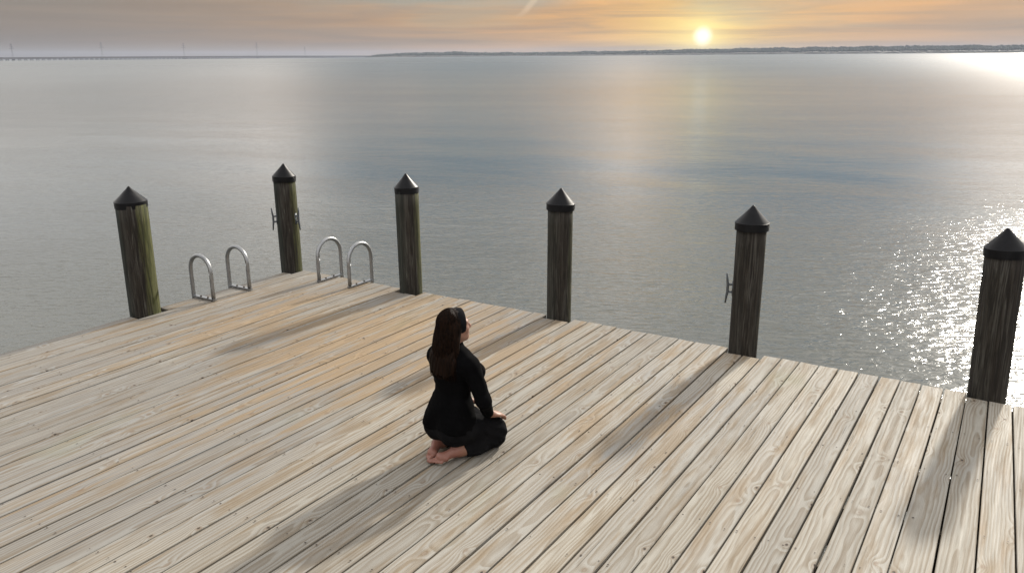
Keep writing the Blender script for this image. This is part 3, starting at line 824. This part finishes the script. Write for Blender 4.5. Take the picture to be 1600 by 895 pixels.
def hair_material():
    mt, g, b = material('brown_hair')
    tc = g.n('ShaderNodeTexCoord').outputs['Object']
    x, y, z = g.sep(tc)
    st = g.noise(g.comb(g.m('MULTIPLY', x, 160.), g.m('MULTIPLY', y, 160.), g.m('MULTIPLY', z, 3.)), 1.0, 3, .6)
    col = g.mix(g.ss(st, .3, .72), (.0022, .0013, .0009), (.015, .0070, .0038))
    g.set(b.inputs['Base Color'], col); b.inputs['Roughness'].default_value = .6; b.inputs['Specular IOR Level'].default_value = .05
    return mt
SKIN = skin_material(); TOP = cloth_material('black_jersey', (.0020, .0020, .0022), 500); PANTS = cloth_material('charcoal_jersey', (.0055, .0055, .006), 420); HAIR = hair_material()
BAND = cloth_material('black_headband_cloth', (.008, .008, .009), 300)

def person():
    W0 = (-2.712, 3.700, 0.004); FACE = R(-12)
    lo, hi = (-.31, -.37, -.01), (.31, .40, .95)
    def mk(name, fn, lo, hi, h, mat, parent):
        V, F = sdf_mesh(fn, lo, hi, h)
        me = bpy.data.meshes.new(name); me.from_pydata(V.tolist(), [], F.tolist())
        return link(name, me, mat, parent, (0, 0, 0), True)
    p = mk('person', body_fn, lo, hi, .0052, SKIN, None)
    p.location = W0; p.rotation_euler = (0, 0, FACE)
    tag(p, 'barefoot person in black kneeling on the dock, long brown hair under a headband', 'person')
    mk('shirt', shirt_fn, (-.31, -.26, .16), (.31, .27, .74), .0065, TOP, p)
    mk('trousers', pants_fn, (-.27, -.30, -.01), (.27, .38, .38), .0065, PANTS, p)
    # hair: a body of hair plus strands lying on it
    def hair_fn(P):
        M_ = HM; q = lambda r: tuple(k * HS for k in r)
        d = ell(P, hp(0, -.022, .028), q((.087, .102, .096)), M_)
        d = smax(d, -ell(P, hp(0, .150, -.03), q((.100, .118, .135)), M_), .012)                 # open at the face
        d = np.where(P[..., 2] < HEAD_Z - .02, np.maximum(d, -(P[..., 1] + .0)), d)
        c = rcone(P, (-.020, -.085, .78), (-.026, -.140, .60), .066, .086, (1, 1.7, 1))
        c = smin(c, rcone(P, (.022, -.085, .78), (.022, -.138, .60), .060, .080, (1, 1.7, 1)), .03)
        c = smin(c, rcone(P, (-.006, -.140, .60), (-.002, -.150, .535), .106, .100, (1, 2.2, 1)), .03)
        d = smin(d, c, .035)
        x = P[..., 0]
        d = d + .0018 * np.sin(x * 210 + 9 * np.sin(P[..., 2] * 6)) + .0012 * np.sin(x * 470 + P[..., 2] * 11)
        return smax(d, -(P[..., 2] - (.535 + .008 * np.sin(x * 90) + .006 * np.sin(x * 233))), .006)
    hair = mk('hair', hair_fn, (-.15, -.25, .50), (.15, .13, .96), .005, HAIR, p)
    bm = bmesh.new()
    for i in range(620):
        ph = random.uniform(-1.65, 1.65); t0 = random.uniform(.02, .55)
        pts = []
        for k in range(6):
            th = t0 + (1.62 - t0) * k / 5; rr = 1.012 + random.uniform(0, .012)
            v = Vector(hp(.087 * rr * math.sin(th) * math.sin(ph), -.022 - .102 * rr * math.sin(th) * math.cos(ph), .028 + .096 * rr * math.cos(th))); pts.append(v)
        s0 = pts[-1]; wx_ = math.sin(ph * .95)
        tip = Vector((-.002 + .110 * wx_, -.142 - .046 * math.cos(ph * .95) + random.uniform(-.004, .006), .525 + random.uniform(-.018, .045)))
        for k in range(1, 9):
            t = k / 8; q = s0.lerp(tip, t); q.y -= .012 * math.sin(t * math.pi) * math.cos(ph); q.x += wx_ * .010 * math.sin(t * math.pi)
            q.x += .003 * math.sin(t * 7 + i); pts.append(q)
        tube(bm, pts, [.0012] + [.0021] * (len(pts) - 3) + [.0014, .0005], 3, False)
    bmesh.ops.remove_doubles(bm, verts=bm.verts[:], dist=1e-7)
    link('hair_strands', bm, HAIR, hair, (0, 0, 0), True)
    # headband: a cloth strip over the crown and down behind the ears
    bm = bmesh.new(); rows = []
    for k in range(41):
        a = R(-128) + R(256) * k / 40
        rr = 1.0
        base = Vector((math.sin(a) * .082, 0, math.cos(a) * .0915))
        ring = []
        for (o, up) in ((-.031, .002), (-.027, .0045), (0, .005), (.025, .0), (.028, -.003), (.0, -.006)):
            q = base + base.normalized() * up
            y = .022 + o + .006 * math.cos(a)
            ring.append(bm.verts.new(hp(q.x, y, q.z + .022)))
        rows.append(ring)
    for A, B in zip(rows, rows[1:]):
        for k in range(6): bm.faces.new((A[k], A[(k + 1) % 6], B[(k + 1) % 6], B[k]))
    bm.faces.new(rows[0]); bm.faces.new(rows[-1][::-1]); bmesh.ops.recalc_face_normals(bm, faces=bm.faces[:])
    link('headband', bm, BAND, p, (0, 0, 0), True)
    # eyes
    for s in (1, -1):
        bm = bmesh.new(); bmesh.ops.create_uvsphere(bm, u_segments=10, v_segments=8, radius=.0098)
        link('eye', bm, simple('eye_dark', (.05, .035, .03), .2), p, hp(s * .030, .0775, .004), True)
person()

# ------------------------------------------------------------------ the hazy air
def haze():
    mt = bpy.data.materials.new('haze'); mt.use_nodes = True; mt.node_tree.nodes.clear(); g = G(mt.node_tree)
    v = g.n('ShaderNodeVolumePrincipled', {'Color': (.60, .67, .82), 'Density': 6.0e-5, 'Anisotropy': 0.0})
    g.n('ShaderNodeOutputMaterial', {'Volume': v.outputs[0]})
    bm = bmesh.new(); box(bm, -9100, 9100, -9100, 9100, WATER_Z - 13, 75)
    bmesh.ops.recalc_face_normals(bm, faces=bm.faces[:])
    tag(link('haze', bm, mt), 'pale evening haze over the bay', None, None, 'stuff')
haze()
